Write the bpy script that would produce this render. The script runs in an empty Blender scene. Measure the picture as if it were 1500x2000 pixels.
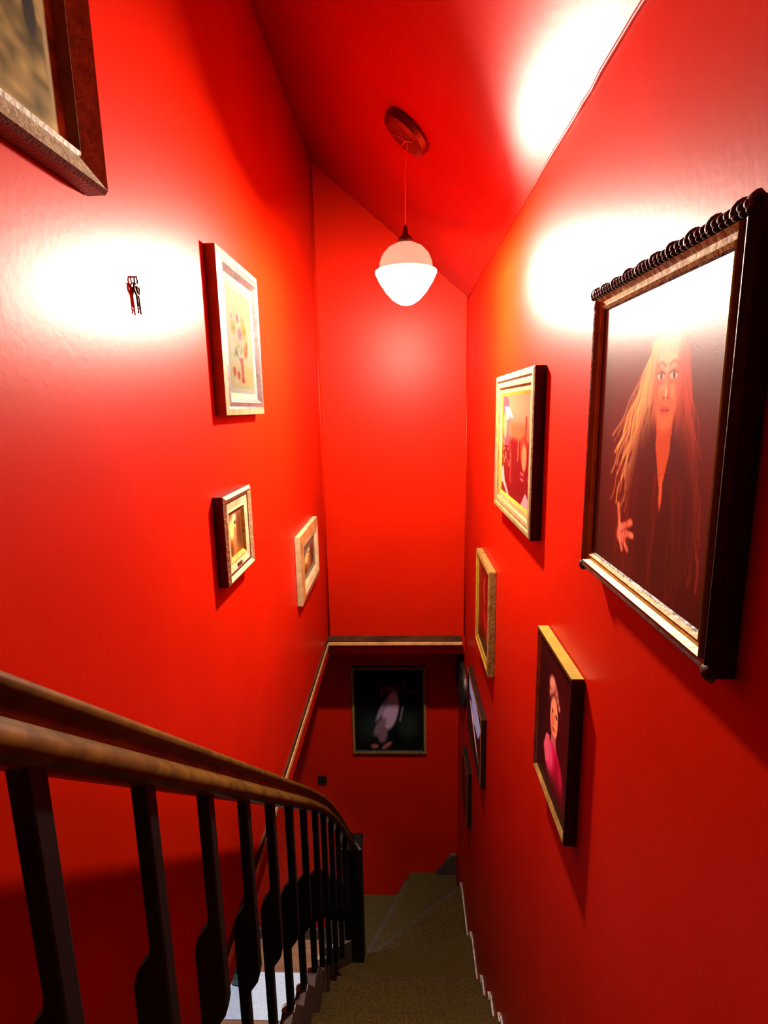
import bpy, math, random
import numpy as np
from mathutils import Vector, Matrix

# ---------------------------------------------------------------- units
# lengths below are written in a working unit U (1 U = 0.65 m); the camera sits over x=0, y=0
S = 0.65
ZF = 5.5                       # lower floor is 5.5 U under the camera
def W(p): return (p[0]*S, p[1]*S, (p[2]+ZF)*S)
scn = bpy.context.scene
COL = scn.collection

# ---------------------------------------------------------------- camera
def rot(p, y, r):
    cp, sp, cy, sy, cr, sr = math.cos(p), math.sin(p), math.cos(y), math.sin(y), math.cos(r), math.sin(r)
    fwd = Vector((sy*cp, cy*cp, -sp)); right = Vector((cy, -sy, 0)); up = right.cross(fwd)
    return cr*right+sr*up, -sr*right+cr*up, fwd
rt, up, fw = rot(math.radians(10.823), math.radians(-2.138), math.radians(-1.083))
cam = bpy.data.cameras.new('camera'); camo = bpy.data.objects.new('camera', cam); COL.objects.link(camo)
m = Matrix((rt, up, -fw)).transposed().to_4x4(); m.translation = Vector(W((0, 0, 0)))
camo.matrix_world = m
cam.sensor_fit = 'VERTICAL'; cam.sensor_height = 24; cam.lens = 24*1060/2000.0
cam.clip_start = 0.02
scn.camera = camo
# ---------------------------------------------------------------- world, exposure, lower room light
w = bpy.data.worlds.new('world'); scn.world = w; w.use_nodes = True
w.node_tree.nodes['Background'].inputs[0].default_value = (0.02, 0.02, 0.025, 1)
w.node_tree.nodes['Background'].inputs[1].default_value = 0.3
vs = scn.view_settings
vs.view_transform = 'Standard'; vs.look = 'None'; vs.gamma = 1; vs.use_curve_mapping = False
vs.exposure = 0.5
BULB = 14.0          # radiance of the pendant's opal bowl
DOME = 0.4
def point(name, p, e, col, r):
    l = bpy.data.lights.new(name, 'POINT'); l.energy = e; l.color = col; l.shadow_soft_size = r
    o = bpy.data.objects.new(name, l); o.location = W(p); COL.objects.link(o); return o
point('lower_room_lamp', (-1.80, 3.55, -3.5), 1.1, (0.85, 0.92, 1.0), 0.10)
sl = bpy.data.lights.new('rug_fill_spot', 'SPOT'); sl.energy = 95; sl.color = (0.80, 0.88, 1.0); sl.spot_size = math.radians(84); sl.spot_blend = .8; sl.shadow_soft_size = .05  # unseen extra spot, added to brighten the rug below
so = bpy.data.objects.new('rug_fill_spot', sl); so.location = W((-1.7, 3.75, -2.15)); COL.objects.link(so)

# ---------------------------------------------------------------- materials
def newmat(name, col=(.5,.5,.5), rough=.5, metal=0, spec=.5, emit=None, es=0):
    m = bpy.data.materials.new(name); m.use_nodes = True
    b = m.node_tree.nodes['Principled BSDF']
    b.inputs['Base Color'].default_value = (*col, 1); b.inputs['Roughness'].default_value = rough
    b.inputs['Metallic'].default_value = metal; b.inputs['Specular IOR Level'].default_value = spec
    if emit: b.inputs['Emission Color'].default_value = (*emit, 1); b.inputs['Emission Strength'].default_value = es
    return m, m.node_tree, b
def noise_mat(name, c1, c2, scale=20, rough=.5, bump=.2, metal=0, stretch=(1,1,1), spec=.5, detail=4, bscale=None, bdist=.004):
    m, nt, b = newmat(name, c1, rough, metal, spec)
    tc = nt.nodes.new('ShaderNodeTexCoord'); mp = nt.nodes.new('ShaderNodeMapping'); mp.inputs['Scale'].default_value = stretch
    nz = nt.nodes.new('ShaderNodeTexNoise'); nz.inputs['Scale'].default_value = scale; nz.inputs['Detail'].default_value = detail
    cr = nt.nodes.new('ShaderNodeValToRGB'); cr.color_ramp.elements[0].position = .35; cr.color_ramp.elements[1].position = .68
    cr.color_ramp.elements[0].color = (*c1, 1); cr.color_ramp.elements[1].color = (*c2, 1)
    L = nt.links.new
    L(tc.outputs['Object'], mp.inputs[0]); L(mp.outputs[0], nz.inputs[0]); L(nz.outputs[0], cr.inputs[0]); L(cr.outputs[0], b.inputs['Base Color'])
    if bump:
        n2 = nt.nodes.new('ShaderNodeTexNoise'); n2.inputs['Scale'].default_value = bscale or scale*3; n2.inputs['Detail'].default_value = 3
        bp = nt.nodes.new('ShaderNodeBump'); bp.inputs['Strength'].default_value = bump; bp.inputs['Distance'].default_value = bdist
        L(mp.outputs[0], n2.inputs[0]); L(n2.outputs[0], bp.inputs['Height']); L(bp.outputs[0], b.inputs['Normal'])
    return m
RED = noise_mat('red_wall_paint', (.31, .0056, .0002), (.35, .0066, .0003), 3, .40, .12, bscale=90, bdist=.0015, spec=.075)
REDC = noise_mat('red_ceiling_paint', (.27, .0030, .0004), (.31, .0036, .0005), 3, .42, .16, bscale=45, bdist=.002, spec=.11)
REDT = noise_mat('shaded_red_rose_paint', (.045, .0006, .0003), (.07, .0008, .0004), 6, .3, .05)  # red darkened in the colour for the shade above the lamp dome
CARPET = noise_mat('brown_stair_carpet', (.030, .018, .004), (.082, .050, .012), 160, .95, 1.0, spec=.1, bscale=420, bdist=.006)
NOSE = noise_mat('worn_carpet_edge', (.036, .024, .016), (.075, .052, .034), 160, .95, 1.0, spec=.1, bscale=420, bdist=.005)
STRING = noise_mat('dark_painted_string', (.030, .016, .016), (.055, .030, .028), 14, .5, .3)
BLACK = noise_mat('black_baluster_paint', (.0022, .0022, .0026), (.004, .004, .0045), 9, .5, .15, spec=.22)
RAILW = noise_mat('varnished_rail_wood', (.034, .016, .0016), (.085, .042, .005), 7, .38, .15, stretch=(6, 1, 6), bscale=60, bdist=.001, spec=.22)
WOODL = noise_mat('light_edge_wood', (.34, .17, .06), (.48, .27, .10), 18, .5, .3, stretch=(1, 1, 1))
WOODD = noise_mat('dark_ledge_wood', (.018, .007, .003), (.05, .018, .008), 14, .6, .3, spec=.1)
CHIP = noise_mat('chipped_pale_paint', (.22, .17, .16), (.50, .44, .40), 50, .7, .4)
GOLD = noise_mat('worn_gold_leaf', (.20, .125, .010), (.28, .185, .018), 30, .45, .25, metal=.08, spec=.2, bscale=90)
GOLDD = noise_mat('dull_old_gold', (.13, .08, .018), (.24, .15, .04), 40, .42, .4, metal=.2, bscale=120)
CREAM = noise_mat('cream_frame_paint', (.14, .10, .045), (.20, .155, .078), 26, .55, .3, bscale=110, spec=.15)
CREAM2 = noise_mat('brightened_cream_paint', (.30, .22, .11), (.42, .33, .18), 26, .55, .3, bscale=110, spec=.2)  # same cream, brightened to make up for distance from the lamp
WHITE = newmat('white_mat_board', (.11, .105, .075), .8, spec=.04)[0]
DKFR = noise_mat('black_brown_frame', (.004, .0025, .002), (.012, .006, .004), 26, .42, .35, bscale=120, spec=.35)
MAHOG = noise_mat('dark_mahogany', (.022, .004, .003), (.05, .010, .006), 10, .33, .25, stretch=(8, 8, 1))
GREYW = noise_mat('grey_brown_frame', (.035, .018, .017), (.065, .038, .034), 22, .5, .3, spec=.2)
ORNG = noise_mat('honey_wood', (.20, .08, .02), (.30, .14, .04), 18, .45, .3)
BEIGE = noise_mat('speckled_gilt', (.14, .105, .055), (.26, .20, .11), 70, .5, .5, bscale=160)
FLOORW = noise_mat('brown_floor_boards', (.22, .090, .040), (.34, .15, .07), 5, .4, .2, stretch=(1, 8, 1))
RUG = noise_mat('pale_rug', (.55, .60, .68), (.68, .72, .78), 60, .9, .6)
SKIRT = noise_mat('dark_skirting', (.030, .014, .016), (.055, .028, .028), 9, .45, .2)
GREEN = noise_mat('dark_green_glaze', (.006, .016, .014), (.018, .040, .034), 12, .18, .2)
BRASS = noise_mat('dark_bronze', (.035, .015, .008), (.07, .03, .015), 30, .4, .2, metal=.6)
METAL = noise_mat('brown_metal_cap', (.05, .035, .025), (.09, .065, .045), 20, .4, .1, metal=.5)
PLASTER = noise_mat('lower_plaster', (.55, .50, .45), (.62, .57, .52), 5, .8, .1)
CORD = newmat('cord', (.55, .10, .07), .5)[0]
BOWL, _nt, _b = newmat('lit_opal_glass', (.9, .9, .88), .3, emit=(1, .86, .68), es=BULB)
_tr = _nt.nodes.new('ShaderNodeBsdfTransparent'); _mx = _nt.nodes.new('ShaderNodeMixShader'); _mx.inputs[0].default_value = .35
_nt.links.new(_tr.outputs[0], _mx.inputs[1]); _nt.links.new(_b.outputs[0], _mx.inputs[2]); _nt.links.new(_mx.outputs[0], _nt.nodes['Material Output'].inputs[0])
DOMEG = newmat('dim_opal_glass', (.80, .74, .62), .3, emit=(1, .72, .48), es=DOME)[0]
def attr_mat(name, rough):
    m, nt, b = newmat(name, (.5,.5,.5), rough)
    a = nt.nodes.new('ShaderNodeVertexColor'); a.layer_name = 'paint'
    nt.links.new(a.outputs[0], b.inputs['Base Color'])
    n2 = nt.nodes.new('ShaderNodeTexNoise'); n2.inputs['Scale'].default_value = 300
    bp = nt.nodes.new('ShaderNodeBump'); bp.inputs['Strength'].default_value = .12; bp.inputs['Distance'].default_value = .001
    nt.links.new(n2.outputs[0], bp.inputs['Height']); nt.links.new(bp.outputs[0], b.inputs['Normal'])
    return m
PRINT = attr_mat('glossy_print', .34)
PAPER = attr_mat('matt_paint', .6); PAPER.node_tree.nodes['Principled BSDF'].inputs['Specular IOR Level'].default_value = .03
PRINT.node_tree.nodes['Principled BSDF'].inputs['Specular IOR Level'].default_value = .19

# ---------------------------------------------------------------- mesh helpers
def link_obj(name, me, parent=None, org=None):
    o = bpy.data.objects.new(name, me); COL.objects.link(o)
    if parent is not None: o.parent = parent
    return o
def origin_of(parent):
    o = Vector((0, 0, 0))
    while parent is not None: o += parent.location; parent = parent.parent
    return o
def mesh(name, V, F, mat, parent=None, smooth=False, mats=None, fm=None, bevel=0, world=False):
    P = [Vector(v) if world else Vector(W(v)) for v in V]
    org = origin_of(parent)
    if parent is None:
        org = sum(P, Vector())/len(P); org.z = min(p.z for p in P)
    me = bpy.data.meshes.new(name); me.from_pydata([p-org for p in P], [], F)
    for mm in (mats or [mat]): me.materials.append(mm)
    if fm:
        for p, i in zip(me.polygons, fm): p.material_index = i
    if smooth: me.polygons.foreach_set('use_smooth', [True]*len(me.polygons))
    me.update()
    o = link_obj(name, me, parent)
    if parent is None: o.location = org
    import bmesh
    bm = bmesh.new(); bm.from_mesh(me); bmesh.ops.recalc_face_normals(bm, faces=bm.faces); bm.to_mesh(me); bm.free()
    if bevel:
        b = o.modifiers.new('bevel', 'BEVEL'); b.width = bevel; b.segments = 2; b.limit_method = 'ANGLE'
    return o
BF = [(0,1,3,2),(4,6,7,5),(0,4,5,1),(2,3,7,6),(0,2,6,4),(1,5,7,3)]
def boxv(x0,x1,y0,y1,z0,z1): return [(x,y,z) for x in (x0,x1) for y in (y0,y1) for z in (z0,z1)]
def box(name, b, mat, parent=None, **k): return mesh(name, boxv(*b), BF, mat, parent, **k)
def prism(pts, a0, a1, axis):
    """closed polygon pts (2D) extruded along axis from a0 to a1"""
    def P(q, a):
        if axis == 'x': return (a, q[0], q[1])
        if axis == 'y': return (q[0], a, q[1])
        return (q[0], q[1], a)
    n = len(pts); V = [P(q, a0) for q in pts]+[P(q, a1) for q in pts]
    F = [tuple(range(n)), tuple(range(2*n-1, n-1, -1))]+[(i, (i+1) % n, n+(i+1) % n, n+i) for i in range(n)]
    return V, F
def lathe(prof, c, seg=40):
    V, F = [], []
    for r, z in prof:
        for k in range(seg):
            a = 2*math.pi*k/seg; V.append((c[0]+r*math.cos(a), c[1]+r*math.sin(a), z))
    for i in range(len(prof)-1):
        for k in range(seg):
            k2 = (k+1) % seg; F.append((i*seg+k, i*seg+k2, (i+1)*seg+k2, (i+1)*seg+k))
    F.append(tuple(range(seg))); F.append(tuple(range(len(prof)*seg-1, (len(prof)-1)*seg-1, -1)))
    return V, F
def tube(pts, r, seg=8):
    V, F = [], []; pts = [Vector(p) for p in pts]
    for i, p in enumerate(pts):
        t = (pts[min(i+1, len(pts)-1)]-pts[max(i-1, 0)]).normalized()
        a = t.orthogonal().normalized() if i == 0 else (pa-t*pa.dot(t)).normalized()
        pa = a; b = t.cross(a)
        rr = r[i] if isinstance(r, (list, tuple)) else r
        for k in range(seg):
            th = 2*math.pi*k/seg; V.append(tuple(p+a*math.cos(th)*rr+b*math.sin(th)*rr))
    for i in range(len(pts)-1):
        for k in range(seg):
            k2 = (k+1) % seg; F.append((i*seg+k, i*seg+k2, (i+1)*seg+k2, (i+1)*seg+k))
    F.append(tuple(range(seg))); F.append(tuple(range(len(pts)*seg-1, (len(pts)-1)*seg-1, -1)))
    return V, F
def merge(*parts):
    V, F = [], []
    for v, f in parts:
        n = len(V); V += list(v); F += [tuple(i+n for i in q) for q in f]
    return V, F
def thing(name, label, cat, p, group=None):
    o = bpy.data.objects.new(name, None); o.location = W(p); COL.objects.link(o); o.empty_display_size = .05
    o['label'] = label; o['category'] = cat
    if group: o['group'] = group
    return o
def struct(o): o['kind'] = 'structure'; return o

# ---------------------------------------------------------------- the shell
R_, L_, D_, D2 = .498, -.65, 4.3, 4.78      # right wall, left wall, upper end wall, lower end wall
YB = -3.0                                   # back of the landing
ZL = -1.925                                 # landing floor
def ceil_z(x): return .80+(x-R_)*(1.76-.80)/(L_-R_)
T = .15
V, F = prism([(YB, -ZF), (D2+T, -ZF), (D2+T, .80), (YB, .80)], R_, R_+T, 'x'); struct(mesh('wall_right', V, F, RED))
V, F = prism([(YB, -1.90), (D_+.02, -1.90), (D_+.02, 1.80), (YB, 1.80)], L_-T, L_, 'x'); struct(mesh('wall_left', V, F, RED))
V, F = prism([(L_-.02, -1.90), (R_, -1.90), (R_, ceil_z(R_)+.02), (L_-.02, ceil_z(L_-.02)+.02)], D_, D_+T, 'y'); struct(mesh('wall_far', V, F, RED))
V, F = prism([(R_+T, ceil_z(R_+T)), (L_-T, ceil_z(L_-T)), (L_-T, ceil_z(L_-T)+.12), (R_+T, ceil_z(R_+T)+.12)], YB-T, D_+T, 'y'); struct(mesh('ceiling', V, F, REDC))
V, F = prism([(L_-T, -1.925), (R_, -1.925), (R_, 1.0), (L_-T, 1.9)], YB-T, YB, 'y'); struct(mesh('wall_back', V, F, RED))
# slab between the storeys
V, F = merge((boxv(-3.3, L_, .2, D2, -2.05, -1.90), BF), (boxv(L_, R_, D_, D2, -2.05, -1.90), BF))
struct(mesh('ceiling_lower', V, F, RED))
struct(box('floor_landing', (L_, R_, YB, .79, -2.05, ZL), FLOORW))
struct(box('wall_lower_far', (-3.3, R_, D2, D2+T, -ZF, -1.90), RED))
struct(box('wall_lower_left', (-3.45, -3.3, .2, D2+T, -ZF, -1.90), RED))
struct(box('wall_lower_back', (-3.3, R_, .1, .2, -ZF, -2.05), RED))
struct(box('floor', (-3.45, R_+T, .1, D2+T, -ZF-.1, -ZF), FLOORW))
struct(box('baseboard_lower_far', (-3.3, -.86, D2-.03, D2, -ZF, -ZF+.13), SKIRT, bevel=.002))
# ledge boards where the upper walls end
V, F = prism([(L_, -1.885), (R_-.03, -1.885), (R_-.03, -1.925), (L_, -1.925)], D_-.098, D_, 'y')
lf = struct(mesh('trim_1', V, F, WOODD, bevel=.002))
mesh('edge_strip', *prism([(L_+.012, -1.898), (R_-.03, -1.898), (R_-.03, -1.926), (L_+.012, -1.926)], D_-.106, D_-.098, 'y'), WOODL, lf, bevel=.002)
ll = struct(box('trim_2', (L_, L_+.010, .85, D_-.09, -1.90, -1.872), WOODD))
box('edge_strip', (L_+.001, L_+.014, .85, D_-.108, -1.936, -1.90), WOODL, ll, bevel=.001)
def bead(name, a, b, r, mat):
    V, F = tube([a, b], r, 10); return struct(mesh(name, V, F, mat, smooth=True))
bead('trim_3', (L_+.002, D_-.002, -1.88), (L_+.002, D_-.002, 1.72), .013, RED)
bead('trim_4', (R_-.002, D_-.002, -1.88), (R_-.002, D_-.002, .79), .008, RED)
# ridge of filler along the joint of slope and right wall
pts = []; random.seed(3)
for i in range(60):
    y = .4+i*(D_-.4)/59; pts.append((R_-.004+random.uniform(-.002, .002), y, .797+random.uniform(-.003, .003)))
struct(mesh('trim_5', *tube(pts, .0055, 6), REDC, smooth=True))

# ---------------------------------------------------------------- staircase
GO, RISE = .32, .275
st = thing('staircase', 'narrow enclosed staircase in dark brown carpet, turning left at the bottom with wedge-shaped steps', 'stairs', (-.05, 2.0, -ZF))
NX, NY = -.412, 3.46                       # newel
XL, XR = -.545, R_-.010
def tread(poly, z, nose, nm=None):
    """poly: plan outline; nose: the two plan points of the front edge"""
    V, F = prism(poly, z-.05, z, 'z')
    mesh('tread', V, F, CARPET, st, bevel=.006)
    a, b = Vector((*nose[0], z-(.031 if nm else .018))), Vector((*nose[1], z-(.031 if nm else .018)))
    n = 26; d = (b-a); nn = Vector((-d.y, d.x, 0)).normalized()
    pts = [a+d*i/n+Vector((0, 0, random.uniform(-.002, .002)))+nn*random.uniform(-.003, .003) for i in range(n+1)]
    mesh('nosing', *tube(pts, .034 if nm else .0185, 12), nm or CARPET, st, smooth=True)
def riser(a, b, z0, z1):
    d = Vector((b[0]-a[0], b[1]-a[1])).normalized(); nrm = Vector((-d.y, d.x))*.012
    q = [(a[0], a[1]), (b[0], b[1]), (b[0]-nrm.x, b[1]-nrm.y), (a[0]-nrm.x, a[1]-nrm.y)]
    V, F = prism(q, z0, z1, 'z'); mesh('riser', V, F, CARPET, st)
yz = [(.82+GO*i, ZL-RISE*i) for i in range(0, 8)]       # front edges; i=0 is the landing edge
for i in range(1, 8):
    y1, z = yz[i]; y0 = yz[i-1][0]
    tread([(XL, y0-.03), (XR, y0-.03), (XR, y1), (XL, y1)], z, ((XL, y1), (XR, y1)))
    riser((XL, y0-.02), (XR, y0-.02), z, yz[i-1][1]-.04)
mesh('nosing', *tube([(XL, .80, ZL-.02), (XR, .80, ZL-.02)], .02, 10), NOSE, st, smooth=True)
ylast, zl = yz[7]                                        # 3.06, -3.85
zA, zB, zC, zD, zE = zl-RISE, zl-2*RISE, zl-3*RISE, zl-4*RISE, zl-5*RISE
n0 = (NX+.03, NY-.02); 
N4 = (n0, (XR, 3.62)); N5 = ((-.385, 3.62), (XR, 4.35)); N6 = ((-.39, 3.86), (.005, 4.70)); N7 = ((-.42, 3.86), (NX-.06, D2-.01))
tread([(XL, ylast-.03), (XR, ylast-.03), N4[1], N4[0], (XL, NY-.1)], zA, N4); riser((XL, ylast-.02), (XR, ylast-.02), zA, zl-.04)
tread([N4[0], N4[1], N5[1], N5[0]], zB, N5, NOSE); riser(N4[0], (N4[1][0], N4[1][1]-.02), zB, zA-.04)
tread([N5[0], N5[1], (XR, D2-.003), (.01, D2-.003), N6[1], N6[0]], zC, N6, NOSE); riser(N5[0], N5[1], zC, zB-.04)
tread([N6[0], N6[1], (.01, D2-.003), (NX-.06, D2-.003), N7[0]], zD, N7); riser(N6[0], N6[1], zD, zC-.04)
tread([N7[0], N7[1], (-.84, D2-.005), (-.84, NY+.12)], zE, ((-.84, NY+.12), (-.84, D2-.01))); riser(N7[0], N7[1], zE, zD-.04)
# wedge of skirting in the corner of the winders
V, F = prism([(.27, zC), (XR, zC), (XR, zC+.235), (.43, zC+.235), (.36, zC+.12)], D2-.035, D2-.003, 'y')
mesh('corner_board', V, F, STRING, st, bevel=.003)
# pale chipped paint along the wall side of the flight
ends = [(yz[i][0], yz[i][1]) for i in range(1, 8)]+[(3.62, zA), (4.35, zB)]
prev = None
for k, (y, z) in enumerate(ends):
    y0 = ends[k-1][0] if k else .82
    zn = z-.26
    V, F = prism([(y0+.02, z-.01), (y-.04, z-.01), (y+.004, z+.03), (y-.03, z+.055), (y0+.07, z+.02)], R_-.010, R_-.001, 'x')
    mesh('paint_edge', V, F, CHIP, st)
    V, F = prism([(y-.03, z-.08), (y+.012, z-.10), (y+.02, z+.018), (y-.03, z+.022)], R_-.016, R_-.001, 'x')
    mesh('paint_edge', V, F, CHIP, st)
# string on the open side, its top stepped under every baluster
SB0, SBZ = 2.183*.93, -2.985*.93                    # foot of one baluster
feet = [(SB0+.284*(k), SBZ-.244*(k)) for k in range(-6, 5)]
top = []
for y, z in feet:
    top += [(y-.085, z+.035), (y-.06, z), (y+.05, z), (y+.075, z-.03)]
low = [(feet[-1][0]+.17, feet[-1][1]-.85), (feet[0][0]-.085, feet[0][1]-.62)]
poly = [(feet[0][0]-.3, feet[0][1]+.02)]+top+[(feet[-1][0]+.17, feet[-1][1]-.14)]+low+[(feet[0][0]-.3, feet[0][1]-.5)]
V, F = prism(poly, -.600, XL, 'x'); mesh('string_board', V, F, STRING, st, bevel=.003)
for y, z in feet[3:]:
    mesh('paint_edge', boxv(-.603, XL+.004, y+.01, y+.045, z, z+.006), BF, CHIP, st, bevel=.002)
yy = feet[-1][0]+.17
V, F = prism([(-.600, yy-.01), (XL, yy-.01), (NX+.02, NY-.05), (NX-.05, NY+.02)], zC, feet[-1][1]-.17, 'z'); mesh('string_board', V, F, STRING, st, bevel=.003)

# ---------------------------------------------------------------- balustrade
ba = thing('balustrade', 'black balustrade with a moulded varnished brown handrail down the open side of the stairs', 'railing', (-.58, 2.0, -3.2))
def rail_z(y): return .216-.861*y          # top of the handrail
# cross-section (x offset from centre, height under the top)
sec = [(-.040, 0), (.012, .004), (.024, -.012), (.020, -.028), (.008, -.045), (.010, -.066), (.030, -.082), (.046, -.098), (.050, -.118), (.042, -.138), (.022, -.150),
       (-.022, -.150), (-.046, -.138), (-.054, -.118), (-.050, -.098), (-.034, -.082), (-.030, -.05), (-.046, -.03), (-.048, -.010)]
path = [(-.53, y, rail_z(y)) for y in np.linspace(-.35, 2.42, 24)]
path += [(-.530, 2.58, rail_z(2.58)-.004), (-.524, 2.72, rail_z(2.72)-.012), (-.505, 2.86, rail_z(2.86)-.03), (-.480, 2.98, rail_z(2.98)-.075), (-.452, 3.10, rail_z(3.10)-.145), (-.428, 3.22, rail_z(3.22)-.23), (-.410, 3.33, rail_z(3.33)-.29), (-.402, 3.42, rail_z(3.42)-.32)]
def rail_at(y):
    return (float(np.interp(y, [p[1] for p in path], [p[0] for p in path])), float(np.interp(y, [p[1] for p in path], [p[2] for p in path])))
V, F = [], []
for i, p in enumerate(path):
    a = Vector(path[max(0, i-1)]); b = Vector(path[min(len(path)-1, i+1)]); t = b-a
    side = Vector((t.y, -t.x, 0)).normalized()
    for sx, sz in sec:
        q = Vector(p)+side*sx*.95; V.append((q.x, q.y, q.z+sz*.93))
ns = len(sec)
for i in range(len(path)-1):
    for k in range(ns):
        k2 = (k+1) % ns; F.append((i*ns+k, i*ns+k2, (i+1)*ns+k2, (i+1)*ns+k))
F += [tuple(range(ns)), tuple(range(len(path)*ns-1, (len(path)-1)*ns-1, -1))]
mesh('handrail', V, F, RAILW, ba, smooth=True)
def baluster(y, xt, xb, zt, zb):
    """flat sawn board: stem on the stair side at the top, on the wall side at the foot, wide waist between"""
    h = zt-zb; t = .019
    xr, xl = xt+.016, xb-.016
    L = [(xt-.016, zt), (xt-.016, zb+h*.66), (xt-.020, zb+h*.635), (xl+.010, zb+h*.60), (xl, zb+h*.565), (xl, zb)]
    Rr = [(xb+.016, zb), (xb+.016, zb+h*.30), (xb+.020, zb+h*.325), (xr-.008, zb+h*.37), (xr, zb+h*.405), (xr, zt)]
    V, F = prism(L+Rr, y-t, y+t, 'y')
    return mesh('baluster', V, F, BLACK, ba, bevel=.0025)
spots = [(y+.03, z) for y, z in feet if y < 2.65]
zl8 = spots[-1][1]
spots += [(2.80, zl8-.16), (2.93, zl8-.30), (3.04, zl8-.42), (3.16, zl8-.52)]
for yb, z in spots:
    xc, ztp = rail_at(yb)
    baluster(yb, xc+.014, xc-.030, ztp-.12-(.03 if yb > 2.9 else 0), z-.004)
# bottom newel: square post with chamfered head
s = .072
zt = -3.15
V, F = prism([(NX-s, NY-s), (NX+s, NY-s), (NX+s, NY+s), (NX-s, NY+s)], -4.40, zt, 'z')
nw = mesh('newel_post', V, F, BLACK, ba, bevel=.006)
V = [(NX-s*a, NY-s*a, z) for a, z in ((1.12, zt), (1.12, zt+.025), (.6, zt+.05))]
V = [(NX+sx*s*a, NY+sy*s*a, z) for a, z in ((1.1, zt), (1.1, zt+.022), (.55, zt+.045)) for sx, sy in ((-1, -1), (1, -1), (1, 1), (-1, 1))]
F = [(0, 1, 2, 3), (8, 9, 10, 11)]+[(i*4+k, i*4+(k+1) % 4, i*4+4+(k+1) % 4, i*4+4+k) for i in range(2) for k in range(4)]
mesh('cap', V, F, BLACK, nw)
# top newel behind the camera
V, F = prism([(-.63, -.30), (-.51, -.30), (-.51, -.42), (-.63, -.42)], ZL, .40, 'z'); mesh('newel_post', V, F, BLACK, ba, bevel=.006)

# ---------------------------------------------------------------- picture tools
def srgb2lin(c): return np.where(c <= .04045, c/12.92, ((c+.055)/1.055)**2.4)
class Canvas:
    def __init__(s, w, h, col, seed=1):
        s.w, s.h = w, h; s.c = np.ones((h, w, 3))*np.array(col)/255.
        s.X, s.Y = np.meshgrid((np.arange(w)+.5)/w, (np.arange(h)+.5)/h); s.asp = h/w
        s.rng = np.random.RandomState(seed)
    def blend(s, m, col): s.c = s.c*(1-m[..., None])+np.array(col)/255.*m[..., None]
    def ell(s, x, y, rx, ry, col, soft=.25, rot=0, a=1):
        c, q = math.cos(rot), math.sin(rot); dx = s.X-x; dy = (s.Y-y)*s.asp
        u = (dx*c+dy*q)/rx; v = (-dx*q+dy*c)/(ry*s.asp)
        d = np.sqrt(u*u+v*v); s.blend(np.clip((1+soft/2-d)/max(soft, 1e-3), 0, 1)*a, col)
    def line(s, pts, wd, col, soft=.5, a=1):
        m = np.zeros_like(s.X)
        for (x0, y0), (x1, y1) in zip(pts, pts[1:]):
            ax, ay, bx, by = x0, y0*s.asp, x1, y1*s.asp; dx, dy = bx-ax, by-ay
            t = np.clip(((s.X-ax)*dx+(s.Y*s.asp-ay)*dy)/(dx*dx+dy*dy+1e-9), 0, 1)
            d = np.hypot(s.X-ax-t*dx, s.Y*s.asp-ay-t*dy)
            m = np.maximum(m, np.clip((wd*(1+soft)-d)/(wd*soft*2+1e-6), 0, 1))
        s.blend(m*a, col)
    def rect(s, x0, y0, x1, y1, col, soft=.02, a=1):
        m = np.clip((s.X-x0)/soft+.5, 0, 1)*np.clip((x1-s.X)/soft+.5, 0, 1)*np.clip((s.Y-y0)/soft+.5, 0, 1)*np.clip((y1-s.Y)/soft+.5, 0, 1)
        s.blend(m*a, col)
    def poly(s, pts, col, a=1):
        inside = np.zeros(s.X.shape, bool); j = len(pts)-1
        for i in range(len(pts)):
            xi, yi = pts[i]; xj, yj = pts[j]
            inside ^= ((yi > s.Y) != (yj > s.Y)) & (s.X < (xj-xi)*(s.Y-yi)/((yj-yi) or 1e-9)+xi); j = i
        s.blend(inside*a, col)
    def wave(s, x, y0, y1, amp, per, wd, col, ph=0, drift=0, a=1):
        n = 18; s.line([(x+drift*k/n+amp*math.sin(ph+2*math.pi*(k/n)*(y1-y0)/per), y0+(y1-y0)*k/n) for k in range(n+1)], wd, col, .7, a)
    def mottle(s, cells, amt):
        g = s.rng.rand(cells+2, cells+2); xs = s.X*cells; ys = s.Y*cells; i = xs.astype(int); j = ys.astype(int); fx = xs-i; fy = ys-j
        n = (g[j, i]*(1-fx)+g[j, i+1]*fx)*(1-fy)+(g[j+1, i]*(1-fx)+g[j+1, i+1]*fx)*fy
        s.c = np.clip(s.c*(1+(n[..., None]-.5)*amt), 0, 1)
class Placer:
    """(u right, v up, n out of the wall) as a viewer facing the wall sees it"""
    def __init__(s, wall):
        s.wall = wall
    def __call__(s, u, v, n):
        if s.wall == 'right': return (R_-n, -u, v)
        if s.wall == 'left': return (L_+n, u, v)
        return (u, D2-n, v)
def ring(rects, pl, mats_idx):
    V, F, FM = [], [], []
    for (u0, u1, v0, v1, n) in rects: V += [pl(u0, v0, n), pl(u1, v0, n), pl(u1, v1, n), pl(u0, v1, n)]
    for i in range(len(rects)-1):
        for k in range(4):
            F.append((i*4+k, i*4+(k+1) % 4, i*4+4+(k+1) % 4, i*4+4+k)); FM.append(mats_idx[i])
    return V, F, FM
def inset(b, w, n): return (b[0]+w, b[1]-w, b[2]+w, b[3]-w, n)
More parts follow.
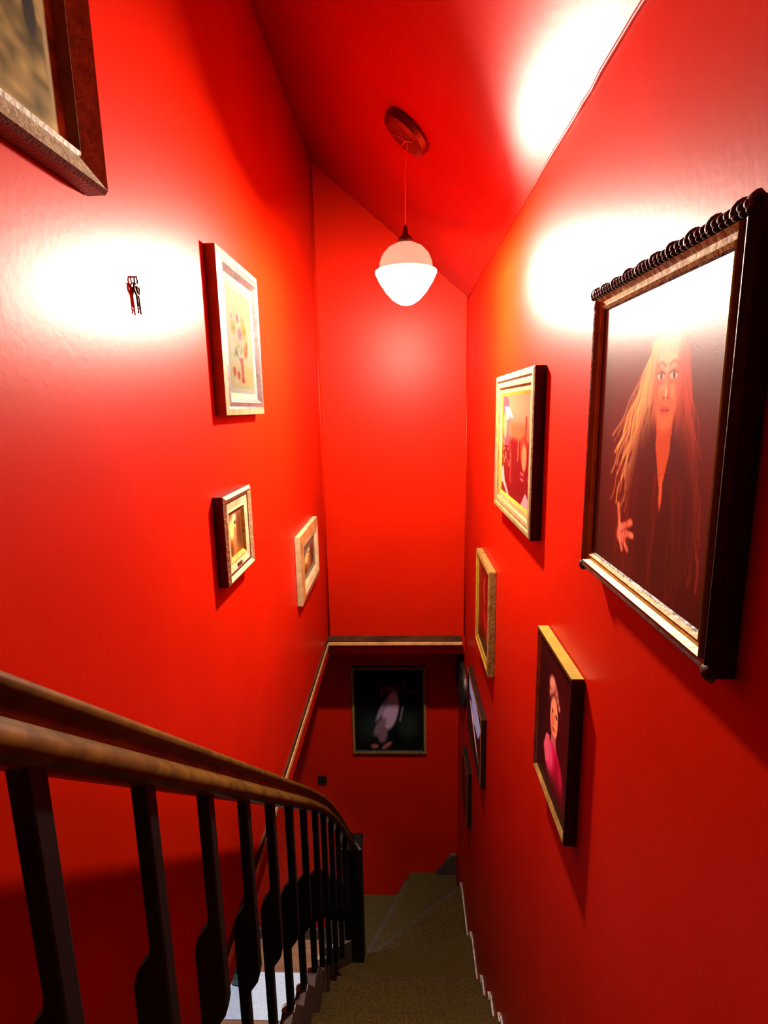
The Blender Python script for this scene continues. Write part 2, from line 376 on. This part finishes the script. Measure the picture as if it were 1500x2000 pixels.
def canvas_mesh(name, cv, b, n, pl, parent, mat, gain=1):
    h, w_ = cv.h, cv.w
    u = np.linspace(b[0], b[1], w_); v = np.linspace(b[3], b[2], h)
    V = [pl(uu, vv, n) for vv in v for uu in u]
    F = [(j*w_+i, (j+1)*w_+i, (j+1)*w_+i+1, j*w_+i+1) for j in range(h-1) for i in range(w_-1)]
    nf = len(F); k = len(V)
    # thin board behind the print
    V += [pl(b[0], b[2], n-.004), pl(b[1], b[2], n-.004), pl(b[1], b[3], n-.004), pl(b[0], b[3], n-.004)]; F.append((k, k+1, k+2, k+3))
    o = mesh(name, V, F, mat, parent)
    at = o.data.color_attributes.new('paint', 'FLOAT_COLOR', 'POINT')
    c = np.ones((len(V), 4)); c[:h*w_, :3] = srgb2lin(np.clip(cv.c, 0, 1)).reshape(-1, 3)*gain; c[h*w_:, :3] = .1
    at.data.foreach_set('color', c.ravel())
    return o
def picture(wall, a0, a1, z0, z1, parts, cv, name, label, prn=PRINT, group=None, cat='picture', gain=1):
    """a0<a1 run along the wall; parts = [(part name, material, [(inset, height)...])]"""
    pl = Placer(wall)
    b = (-a1, -a0, z0, z1) if wall == 'right' else (a0, a1, z0, z1)
    base = pl((b[0]+b[1])/2, z0, 0)
    t = thing(name, label, cat, base, group)
    for pn, mat, prof in parts:
        rects = [inset(b, w_, n) for w_, n in prof]
        ms = mat if isinstance(mat, list) else [mat]
        idx = [min(i, len(ms)-1) for i in range(len(rects)-1)] if len(ms) > 1 else [0]*len(rects)
        V, F, FM = ring(rects, pl, idx)
        if pn == 'frame':
            k = 0; F.append((0, 1, 2, 3)); FM.append(0)
        mesh(pn, V, F, None, t, mats=ms, fm=FM)
    w_, n = parts[-1][2][-1]
    if cv is not None:
        canvas_mesh('canvas' if prn is PAPER else 'print', cv, inset(b, w_-.004, 0)[:4], n+.0005, pl, t, prn, gain)
    return t, b, pl

# ---------------------------------------------------------------- paintings (generic subjects)
def cv_portrait():
    c = Canvas(200, 260, (30, 7, 5))
    c.ell(.5, .02, .9, .26, (70, 56, 50), .9)
    c.ell(.60, .58, .50, .50, (74, 12, 6), .8)
    R = c.rng.rand
    # loose hair falling both sides of the face
    for i in range(70):
        k = R(); x = .60-.10*k-.02*R(); y0 = .13+.08*k+.04*R()
        c.wave(x, y0, .46+.30*R(), .012, .15, .004+.004*R(), (246-70*R(), 128+60*R(), 80+30*R()), R()*6, -.30*k-.03*R(), .30+.4*R())
    for i in range(50):
        k = R(); x = .71+.05*k; y0 = .15+.08*R()
        c.wave(x, y0, .50+.44*R(), .012, .16, .004+.003*R(), (190, 66, 32), R()*6, .20*k, .20+.3*R())
    c.ell(.64, .70, .28, .30, (44, 7, 5), .5)
    c.poly([(.585, .41), (.705, .41), (.70, .52), (.665, .62), (.65, .66), (.625, .60), (.59, .50)], (206, 84, 44), .85)
    c.ell(.655, .655, .012, .05, (220, 90, 50), .8)
    c.ell(.645, .29, .100, .150, (238, 138, 92), .20)
    c.ell(.640, .395, .066, .060, (224, 108, 62), .5)
    c.ell(.640, .205, .098, .070, (240, 180, 142), .5)
    for k in range(5): c.line([(.555, .175+.012*k), (.62, .150+.012*k), (.735, .19+.012*k)], .004, (206, 140, 110), .8, .6)
    c.ell(.735, .31, .030, .13, (160, 60, 36), .8, 0, .7); c.ell(.560, .34, .022, .09, (190, 84, 54), .8, 0, .7)
    for s_ in (-1, 1):
        x = .640+s_*.047
        c.ell(x, .288, .036, .026, (190, 100, 70), .7, 0, .8); c.ell(x, .286, .027, .011, (244, 204, 180), .4)
        c.ell(x+.003, .286, .011, .011, (50, 20, 16), .4); c.line([(x-.028, .280), (x, .272), (x+.028, .281)], .004, (90, 34, 24))
        c.line([(x-.034, .256), (x, .244), (x+.034, .256)], .006, (140, 66, 44), .7, .8); c.line([(x-.02, .305), (x+.02, .305)], .004, (170, 84, 60), .9, .7)
    c.line([(.652, .285), (.660, .335), (.654, .35)], .008, (196, 92, 58), .9, .8); c.ell(.640, .34, .010, .02, (250, 170, 120), .7)
    c.ell(.628, .354, .008, .005, (120, 40, 26), .6); c.ell(.655, .354, .008, .005, (120, 40, 26), .6)
    c.ell(.640, .392, .034, .008, (130, 30, 24), .4); c.ell(.640, .385, .028, .006, (186, 70, 56), .5); c.ell(.640, .402, .024, .007, (204, 86, 66), .5)
    c.line([(.596, .36), (.590, .40)], .004, (180, 78, 48), .9, .6); c.line([(.690, .36), (.696, .40)], .004, (170, 70, 44), .9, .6)
    # raised hand low on the left
    c.ell(.335, .845, .060, .035, (206, 100, 76), .4, -.5)
    for a_, b_, wd in (((.31, .84), (.285, .745), .014), ((.33, .825), (.42, .79), .017), ((.345, .84), (.44, .835), .015), ((.335, .86), (.40, .895), .014), ((.315, .865), (.345, .905), .013)):
        c.line([a_, b_], wd, (226, 120, 92), .4)
    c.line([(.32, .845), (.40, .812)], .004, (120, 40, 30), .8, .7)
    for i in range(20): c.wave(.25+.6*R(), .6, .98, .01, .3, .005, (104, 22, 10), R()*6, 0, .4)
    return c
def cv_group():
    c = Canvas(110, 110, (196, 96, 70)); c.rect(0, 0, 1, .30, (222, 128, 96), .2); c.rect(-.1, .28, 1.1, .40, (206, 98, 60), .06)
    c.rect(-.1, .42, 1.1, 1.1, (126, 8, 20), .05)
    c.poly([(0, .0), (.22, .03), (.30, .2), (.26, .5), (0, .5)], (176, 70, 92))
    c.poly([(.08, .12), (.26, .12), (.42, .22), (.20, .25)], (236, 200, 214)); c.ell(.12, .30, .08, .14, (240, 150, 110), .3); c.ell(.30, .34, .07, .14, (226, 110, 90), .4)
    c.line([(.30, .42), (.36, .60), (.36, .84)], .024, (200, 50, 50)); c.ell(.78, .50, .10, .13, (220, 60, 30), .3); c.ell(.80, .56, .07, .12, (240, 140, 90), .3)
    c.line([(.84, .22), (.83, .44)], .02, (176, 30, 20)); c.line([(.62, .38), (.60, .6)], .015, (236, 110, 70))
    c.poly([(0, .76), (.08, .72), (.14, .86), (.34, 1.0), (.26, 1.0), (.08, .9), (0, .9)], (240, 190, 190))
    c.poly([(.72, 1.0), (.86, .86), (1, .94), (1, 1)], (238, 176, 190)); c.rect(.70, .70, .80, .72, (232, 120, 120)); c.rect(.70, .75, .80, .77, (232, 120, 120)); c.rect(.93, .71, .97, .75, (232, 120, 120))
    for i in range(22): c.ell(.05+.3*c.rng.rand(), .45+.25*c.rng.rand(), .012, .012, (236, 150, 130), .5)
    return c
def cv_slim():
    c = Canvas(70, 90, (96, 4, 4)); c.mottle(5, .8)
    c.line([(.55, .12), (.52, .30), (.60, .42)], .02, (206, 90, 84)); c.line([(.6, .5), (.68, .68)], .022, (190, 60, 60)); c.rect(0, .8, 1, 1.1, (40, 2, 2), .2)
    return c
def cv_pink():
    c = Canvas(110, 150, (30, 3, 6)); c.ell(.8, .6, .5, .6, (58, 4, 8), .9)
    c.ell(.50, .27, .17, .10, (92, 44, 36), .5); c.ell(.44, .205, .10, .05, (214, 140, 120), .6, -.4); c.ell(.56, .23, .07, .05, (120, 60, 50), .5)
    for k in range(7): c.ell(.38+.05*k, .20+.03*abs(k-3), .03, .022, (188, 116, 98), .6)
    c.ell(.53, .42, .125, .145, (238, 150, 108), .2); c.ell(.48, .46, .04, .10, (200, 92, 60), .8, 0, .6)
    c.ell(.60, .385, .032, .013, (60, 16, 14), .5); c.ell(.475, .385, .026, .012, (60, 16, 14), .5); c.line([(.54, .40), (.525, .45), (.55, .455)], .008, (176, 74, 50)); c.ell(.54, .495, .05, .010, (150, 26, 26), .4)
    c.poly([(.48, .54), (.60, .54), (.66, .64), (.44, .64)], (186, 90, 96))
    c.ell(.56, .76, .30, .15, (196, 22, 84), .35); c.ell(.42, .74, .12, .12, (228, 70, 130), .5); c.ell(.68, .76, .08, .12, (150, 8, 50), .7); c.poly([(.3, .62), (.40, .60), (.40, .78), (.30, .84), (.22, .74)], (222, 96, 124))
    c.ell(.7, .93, .30, .14, (110, 6, 30), .8); c.rect(-.1, .90, 1.1, 1.2, (28, 3, 5), .14)
    return c
def cv_blue():
    c = Canvas(80, 80, (30, 6, 14)); c.poly([(.03, .02), (.60, .05), (.97, .20), (.80, .50), (.35, .56), (.1, .3)], (150, 185, 252)); c.ell(.2, .5, .12, .2, (26, 30, 60), .5)  # pale blue patch painted bright to imitate a reflection
    c.poly([(.12, .42), (.22, .40), (.95, .95), (.84, .98)], (236, 232, 246)); c.rect(-.1, .85, 1.1, 1.1, (30, 4, 8), .2); return c
def cv_dark(seed, g=(34, 8, 12)):
    c = Canvas(60, 70, g, seed); c.mottle(4, .9); c.ell(.4, .35, .14, .20, (70, 36, 34), .8); return c
def cv_figure():
    c = Canvas(110, 125, (5, 9, 9)); c.ell(.25, .7, .18, .14, (20, 28, 26), .9); c.ell(.78, .68, .14, .16, (22, 30, 28), .9)
    c.ell(.54, .24, .13, .05, (70, 30, 44), .6); c.ell(.52, .50, .115, .24, (150, 122, 152), .25, .22); c.ell(.40, .48, .04, .17, (112, 96, 130), .5, .5)
    c.ell(.36, .70, .06, .13, (96, 76, 92), .5, .55); c.ell(.40, .80, .07, .10, (100, 72, 84), .5, .2)
    c.ell(.46, .93, .09, .028, (122, 68, 62), .4, -.6); c.ell(.28, .94, .06, .032, (112, 64, 62), .4); c.line([(.66, .20), (.72, .16), (.74, .27), (.94, .26)], .008, (86, 34, 34)); c.line([(.70, .45), (.66, .62)], .016, (84, 70, 84))
    c.ell(.40, .25, .02, .06, (80, 44, 56), .7); return c
def cv_flowers():
    c = Canvas(120, 150, (250, 246, 226)); c.rect(.10, .07, .92, .94, (246, 240, 176), .03)
    c.rect(.12, .72, .9, .93, (246, 228, 150), .03); c.rect(.12, .40, .9, .72, (244, 240, 200), .1)
    for x0, x1, y in ((.5, .3, .22), (.5, .42, .18), (.52, .6, .18), (.52, .72, .24), (.5, .28, .5), (.5, .7, .5)): c.line([(x0, .62), (x1, y)], .005, (150, 150, 60), .5, .7)
    for x, y, r, col in ((.28, .40, .08, (246, 190, 40)), (.66, .40, .09, (248, 200, 50)), (.44, .30, .05, (206, 110, 150)), (.50, .44, .07, (222, 130, 170)), (.72, .53, .06, (246, 170, 60)), (.68, .60, .07, (240, 140, 60)), (.34, .62, .05, (150, 180, 110)), (.62, .30, .04, (240, 190, 90)), (.24, .30, .03, (236, 150, 130)), (.42, .55, .06, (240, 226, 160))):
        c.ell(x, y, r, r*.8, col, .5, 0, .9); c.ell(x+.01, y+.005, r*.25, r*.22, (120, 50, 40), .6, 0, .8)
    c.line([(.26, .66), (.38, .56)], .010, (140, 160, 90)); c.line([(.36, .62), (.46, .70), (.54, .66)], .006, (90, 70, 60))
    c.poly([(.46, .66), (.58, .66), (.57, .84), (.60, .88), (.50, .90), (.46, .88), (.49, .84)], (222, 110, 100)); c.ell(.54, .87, .05, .03, (236, 80, 60), .4)
    c.ell(.24, .80, .05, .04, (222, 60, 70), .4); c.ell(.38, .83, .05, .04, (222, 70, 80), .4); c.ell(.30, .88, .07, .02, (250, 246, 220), .4)
    c.line([(.12, .07), (.92, .07), (.92, .94), (.12, .94), (.12, .07)], .004, (200, 196, 120)); return c
def cv_sepia(seed=4):
    c = Canvas(60, 80, (150, 96, 40), seed); c.mottle(5, .6); c.rect(0, 0, 1, .2, (150, 100, 80), .2); c.ell(.35, .38, .24, .22, (236, 214, 130), .5); c.ell(.5, .16, .13, .09, (232, 206, 150), .4)
    c.ell(.52, .27, .05, .04, (50, 28, 10), .4); c.poly([(.45, .35), (.62, .40), (.60, .62), (.50, .72), (.42, .95), (.30, .98), (.40, .6)], (196, 128, 76)); c.rect(0, .72, .35, 1, (120, 62, 20), .2); c.rect(.66, .1, 1, .9, (96, 50, 24), .25); return c
def cv_old():
    c = Canvas(200, 120, (124, 108, 66), 8); c.mottle(40, .8); c.mottle(14, .7); c.mottle(5, .6)
    for k in range(14): c.ell(c.rng.rand(), c.rng.rand(), .05+.05*c.rng.rand(), .10+.1*c.rng.rand(), ((70, 62, 48) if k % 2 else (140, 122, 84)), .7, c.rng.rand(), .6)
    c.ell(.93, .70, .016, .07, (46, 44, 42), .4); c.ell(.945, .32, .012, .06, (60, 26, 30), .4); c.line([(.9, .5), (.96, .55), (.97, .95)], .006, (150, 132, 96)); return c

# ---------------------------------------------------------------- pictures on the right wall
t, b, pl = picture('right', .775, 1.375, -.412, .262, [
    ('frame', DKFR, [(0, .002), (0, .034), (.010, .044), (.022, .040)]),
    ('gilt_moulding', GOLD, [(.022, .040), (.025, .046), (.033, .037), (.041, .034), (.044, .038), (.050, .033)]),
    ('slip', DKFR, [(.050, .033), (.055, .029)])],
    cv_portrait(), 'framed_portrait', 'largest picture on the right, long-haired person in a carved black frame', cat='picture')
# carved ornament on the black outer border
random.seed(5); V, F = [], []
def blob(p, ru, rv, rn, a):
    n = len(V); m1, m2 = 7, 4
    for i in range(m2+1):
        ph = math.pi/2*i/m2
        for k in range(m1):
            th = 2*math.pi*k/m1; du = math.cos(th)*math.cos(ph)*ru; dv = math.sin(th)*math.cos(ph)*rv
            V.append(pl(p[0]+du*math.cos(a)-dv*math.sin(a), p[1]+du*math.sin(a)+dv*math.cos(a), p[2]+math.sin(ph)*rn))
    for i in range(m2):
        for k in range(m1): F.append((n+i*m1+k, n+i*m1+(k+1) % m1, n+(i+1)*m1+(k+1) % m1, n+(i+1)*m1+k))
u = b[0]
k = 0
while u < b[1]:
    for v, sg in ((b[3], 1),):
        e = .006 if k % 4 else .013
        blob((u, v-sg*.009, .030), .011, .006+e, .020, random.uniform(-.7, .7)*sg)
        blob((u+.006, v-sg*.018, .040), .007, .005, .010, .5)
    blob((u, b[2]+.004, .030), .006, .006, .006, 0)
    u += .0155; k += 1
v = b[2]; k = 0
while v < b[3]:
    for uu, sg in ((b[1], 1),):
        blob((uu-sg*.008, v, .032), .007, .011, .007, random.uniform(-.6, .6))
    v += .0175; k += 1
for uu in (b[0]+.008, b[1]-.008):
    for vv in (b[2]+.008, b[3]-.008): blob((uu, vv, .034), .016, .016, .014, .4)
mesh('carving', V, F, DKFR, t, smooth=True)

picture('right', 1.945, 2.715, -.487, .136, [
    ('frame', [DKFR, CREAM, CREAM, GOLDD, CREAM, CREAM, GOLDD, CREAM], [(0, .002), (0, .040), (.008, .044), (.024, .045), (.032, .037), (.038, .041), (.054, .040), (.060, .032), (.078, .030)]),
    ('slip', GOLD, [(.078, .030), (.092, .024)])], cv_group(), 'framed_print', 'red and pink print in a cream gilt frame with black sides, right wall', gain=.30)
picture('right', 2.845, 3.37, -1.50, -.885, [
    ('frame', [GOLDD, GOLDD, GOLDD, GOLD, GOLDD, GOLDD, GOLD], [(0, .002), (0, .036), (.014, .042), (.024, .042), (.030, .034), (.038, .037), (.050, .034), (.060, .028)])], cv_slim(), 'framed_print', 'dark red print in a narrow beaded gold frame below the cream-framed one')
picture('right', 1.41, 1.79, -1.285, -.753, [
    ('frame', [DKFR, DKFR, GOLDD, DKFR], [(0, .002), (0, .038), (.006, .039), (.022, .030), (.028, .028)])], cv_pink(), 'framed_portrait', 'portrait of a person in pink, dark frame with brass-coloured top edge')
pl = Placer('right')
pk = [o for o in COL.objects if o.get('label', '').startswith('portrait of a person in pink')][0]
mesh('top_strip', [pl(-1.79, -.753+dz, n) for n in (.003, .038) for dz in (0, .004)]+[pl(-1.41, -.753+dz, n) for n in (.003, .038) for dz in (0, .004)], BF, GOLD, pk)
picture('right', 3.08, 3.80, -2.39, -1.91, [
    ('frame', [DKFR, ORNG, DKFR], [(0, .002), (0, .034), (.016, .036), (.034, .028)])], cv_blue(), 'framed_print', 'print with a pale blue patch painted bright like a reflection, in a slim dark frame low on the right wall', gain=1.6)
picture('right', 3.73, 4.10, -3.25, -2.77, [
    ('frame', [DKFR, GOLDD, DKFR], [(0, .002), (0, .034), (.016, .036), (.034, .028)])], cv_dark(3), 'framed_print', 'small dark print, lowest on the right wall near the bottom step')
# oval frame
to = thing('oval_picture', 'black oval-framed picture beside the end of the wooden ledge', 'picture', (R_, 4.38, -2.53))
cy, cz, ry, rz = 4.38, -2.335, .30, .20
def oval_ring(prof, pl_y=cy):
    V, F = [], []; n = 44
    for w_, h in prof:
        for k in range(n):
            a = 2*math.pi*k/n; V.append((R_-h, cy+(ry-w_)*math.cos(a), cz+(rz-w_)*math.sin(a)))
    for i in range(len(prof)-1):
        for k in range(n): F.append((i*n+k, i*n+(k+1) % n, (i+1)*n+(k+1) % n, (i+1)*n+k))
    return V, F
V, F = oval_ring([(0, .002), (0, .026), (.02, .040), (.045, .034), (.055, .022)]); mesh('frame', V, F, DKFR, to, smooth=True)
V, F = oval_ring([(.052, .024), (.199, .026)]); F.append(tuple(range(44, 88))); mesh('print', V, F, noise_mat('dark_oval_print', (.02, .01, .018), (.07, .04, .065), 7, .45, 0, spec=.2), to)

# ---------------------------------------------------------------- pictures on the left wall
picture('left', 1.90, 2.42, -.014, .545, [
    ('frame', [ORNG, CREAM, GREYW, GREYW, GREYW], [(0, .002), (0, .038), (.022, .044), (.030, .040), (.045, .044), (.062, .028)]),
    ('mat', WHITE, [(.062, .028), (.085, .026)])], cv_flowers(), 'framed_painting', 'watercolour of flowers in a vase, grey-brown frame with cream edges', prn=PAPER, gain=.055)
t, b, pl = picture('left', 1.795, 2.12, -.607, -.287, [
    ('frame', [MAHOG, CREAM2, CREAM2, MAHOG], [(0, .002), (0, .036), (.012, .044), (.026, .034), (.034, .032)]),
    ('liner', [CREAM2, CREAM2, GOLD], [(.034, .032), (.060, .028), (.068, .030), (.080, .018)])], cv_sepia(), 'framed_painting', 'small sepia figure picture in a deep cream-lined frame with dark red sides', prn=PAPER, gain=.5)
mesh('nameplate', [pl(u_, v_, n_) for u_ in (1.925, 1.975) for v_ in (-.568, -.556) for n_ in (.029, .034)], BF, BRASS, t)
picture('left', 3.10, 3.75, -1.168, -.742, [
    ('frame', [CREAM2, ORNG, CREAM2, CREAM2], [(0, .002), (0, .034), (.05, .044), (.085, .038), (.11, .026)]),
    ('liner', WHITE, [(.11, .026), (.14, .022)])], cv_sepia(9), 'framed_painting', 'small brown picture in a wide pale cream frame beside the far corner', prn=PAPER, gain=.5)
picture('left', -.05, 1.207, .443, 1.17, [
    ('frame', [MAHOG, MAHOG, BEIGE, CREAM], [(0, .002), (0, .040), (.006, .050), (.050, .026), (.058, .030)]),
    ('slip', [CREAM], [(.058, .030), (.072, .012)])], cv_old(), 'framed_painting', 'large old brownish painting in dark red frame, cut off at the top left', prn=PAPER, gain=.55)
# ---------------------------------------------------------------- lower end wall
picture('far', -.52, .19, -3.305, -2.40, [
    ('frame', [DKFR, GOLDD, DKFR], [(0, .002), (0, .034), (.022, .036), (.034, .028)])], cv_figure(), 'framed_portrait', 'near-black picture with a pale lilac figure, on the lower end wall')
sw = thing('light_switch', 'black square switch plate on the lower end wall', 'light switch', (-.842, D2, -3.66))
box('plate', (-.885, -.80, D2-.018, D2-.002, -3.66, -3.575), BLACK, sw, bevel=.002)
box('rocker', (-.865, -.82, D2-.024, D2-.017, -3.64, -3.595), BLACK, sw, bevel=.002)

# ---------------------------------------------------------------- pendant lamp and ceiling rose
PX, PY = .022, 2.62
pn = thing('pendant_lamp', 'glowing glass pendant lamp hanging from the sloping ceiling', 'lamp', (PX, PY, .455))
V, F = lathe([(.003, .460), (.030, .466), (.060, .484), (.092, .518), (.120, .560), (.138, .596), (.1395, .6045), (.134, .607)], (PX, PY)); mesh('glass_bowl', V, F, BOWL, pn, smooth=True)
V, F = lathe([(.1385, .6075), (.128, .613), (.122, .620), (.118, .645), (.104, .678), (.078, .706), (.045, .722), (.030, .726)], (PX, PY)); mesh('glass_dome', V, F, DOMEG, pn, smooth=True)
V, F = lathe([(.034, .722), (.036, .738), (.026, .752), (.013, .760), (.010, .790), (.005, .800)], (PX, PY)); mesh('cap', V, F, METAL, pn, smooth=True)
point('pendant_bulb', (PX, PY, .568), 240, (1, .86, .68), .032)
zc = ceil_z(PX)
V, F = tube([(PX, PY, .795), (PX+.001, PY, 1.0), (PX+.012, PY, zc-.06), (PX+.016, PY, zc-.045)], .0022); mesh('cord', V, F, CORD, pn, smooth=True)
# rose lies on the slope
rs = thing('ceiling_rose', 'round red ceiling rose, shade painted in, on the sloping ceiling above the lamp', 'ceiling rose', (.035, PY, ceil_z(.035)))
nrm = Vector(((1.76-.80)/(L_-R_), 0, -1)).normalized(); ax = Vector((nrm.z, 0, -nrm.x)); ay = Vector((0, 1, 0)); c0 = Vector((.04, PY, ceil_z(.04)))
def disc(prof, seg=40):
    V, F = [], []
    for r, h in prof:
        for k in range(seg):
            a = 2*math.pi*k/seg; V.append(tuple(c0+ax*math.cos(a)*r+ay*math.sin(a)*r+nrm*h))
    for i in range(len(prof)-1):
        for k in range(seg): F.append((i*seg+k, i*seg+(k+1) % seg, (i+1)*seg+(k+1) % seg, (i+1)*seg+k))
    F.append(tuple(range(seg))); F.append(tuple(range(len(prof)*seg-1, (len(prof)-1)*seg-1, -1))); return V, F
V, F = disc([(.112, .001), (.115, .012), (.108, .036), (.085, .044), (.02, .046)]); mesh('rose_body', V, F, REDT, rs, smooth=False)
q = lambda a, b, h=.047: tuple(c0+ax*a+ay*b+nrm*h)
V, F = merge(tube([q(-.055, -.05), q(-.02, -.01), q(.01, .0), q(.05, .03)], .0022, 6), tube([q(-.02, -.01), q(-.0, .06)], .0022, 6)); mesh('cord', V, F, CORD, rs, smooth=True)

# ---------------------------------------------------------------- small wall ornament
kx, ky, kz = L_+.008, 1.375, .318
V, F = [], []
def P3(dy, dz, dx=0): return (kx+dx, ky+dy, kz+dz)
ringp = [P3(.008*math.cos(a), -.004+.009*math.sin(a)) for a in np.linspace(0, 2*math.pi, 13)]
V, F = merge(tube(ringp, .0022, 6), tube([P3(-.016, -.012), P3(-.008, -.017), P3(0, -.014), P3(.010, -.018), P3(.022, -.014)], .0026, 6),
             tube([P3(-.013, -.016), P3(-.013, -.026), P3(-.004, -.036), P3(.004, -.037)], .0028, 6), tube([P3(.0, -.016), P3(.001, -.033)], .0034, 6), tube([P3(.011, -.018), P3(.012, -.026), P3(.006, -.036)], .003, 6))
ko = thing('wall_hook', 'tiny dark bronze key-like hook on the bare left wall', 'hook', (L_, ky, kz-.08))
mesh('bow', V, F, BRASS, ko, smooth=True)
V, F = merge(tube([P3(-.003, -.036), P3(-.001, -.064)], .0026, 6), tube([P3(.006, -.036), P3(.009, -.068)], .0026, 6)); mesh('shank', V, F, BRASS, ko, smooth=True)
V, F = merge(tube([P3(-.004, -.066), P3(.001, -.072), P3(-.003, -.078)], .0022, 6), tube([P3(.009, -.068), P3(.011, -.080)], .0022, 6)); mesh('bit', V, F, BRASS, ko, smooth=True)
V, F = tube([(L_+.0005, ky, kz+.005), (L_+.012, ky, kz+.005)], .0022, 8); mesh('nail', V, F, BRASS, ko, smooth=True)

# ---------------------------------------------------------------- lower room
rug = box('rug', (-2.6, -.97, 3.97, 4.40, -ZF+.001, -ZF+.012), RUG, bevel=.002)
rug['label'] = 'pale blue-white rug on the lower floor seen between the balusters'; rug['category'] = 'rug'
jx, jy = -1.66, 4.36
V, F = lathe([(.08, -ZF+.013), (.115, -ZF+.03), (.125, -ZF+.10), (.115, -ZF+.17), (.07, -ZF+.24), (.032, -ZF+.29), (.030, -ZF+.36), (.038, -ZF+.37), (.036, -ZF+.385)], (jx, jy), 9)
jg = thing('dark_vessel', 'dark green glossy vessel on the lower floor, half hidden by balusters', 'vessel', (jx, jy, -ZF+.012))
mesh('body', V, F, GREEN, jg)
V, F = tube([(jx+.10, jy-.05, -ZF+.16), (jx+.12, jy-.06, -ZF+.25), (jx+.07, jy-.03, -ZF+.31), (jx+.03, jy-.01, -ZF+.33)], .010, 8); mesh('handle', V, F, GREEN, jg, smooth=True)
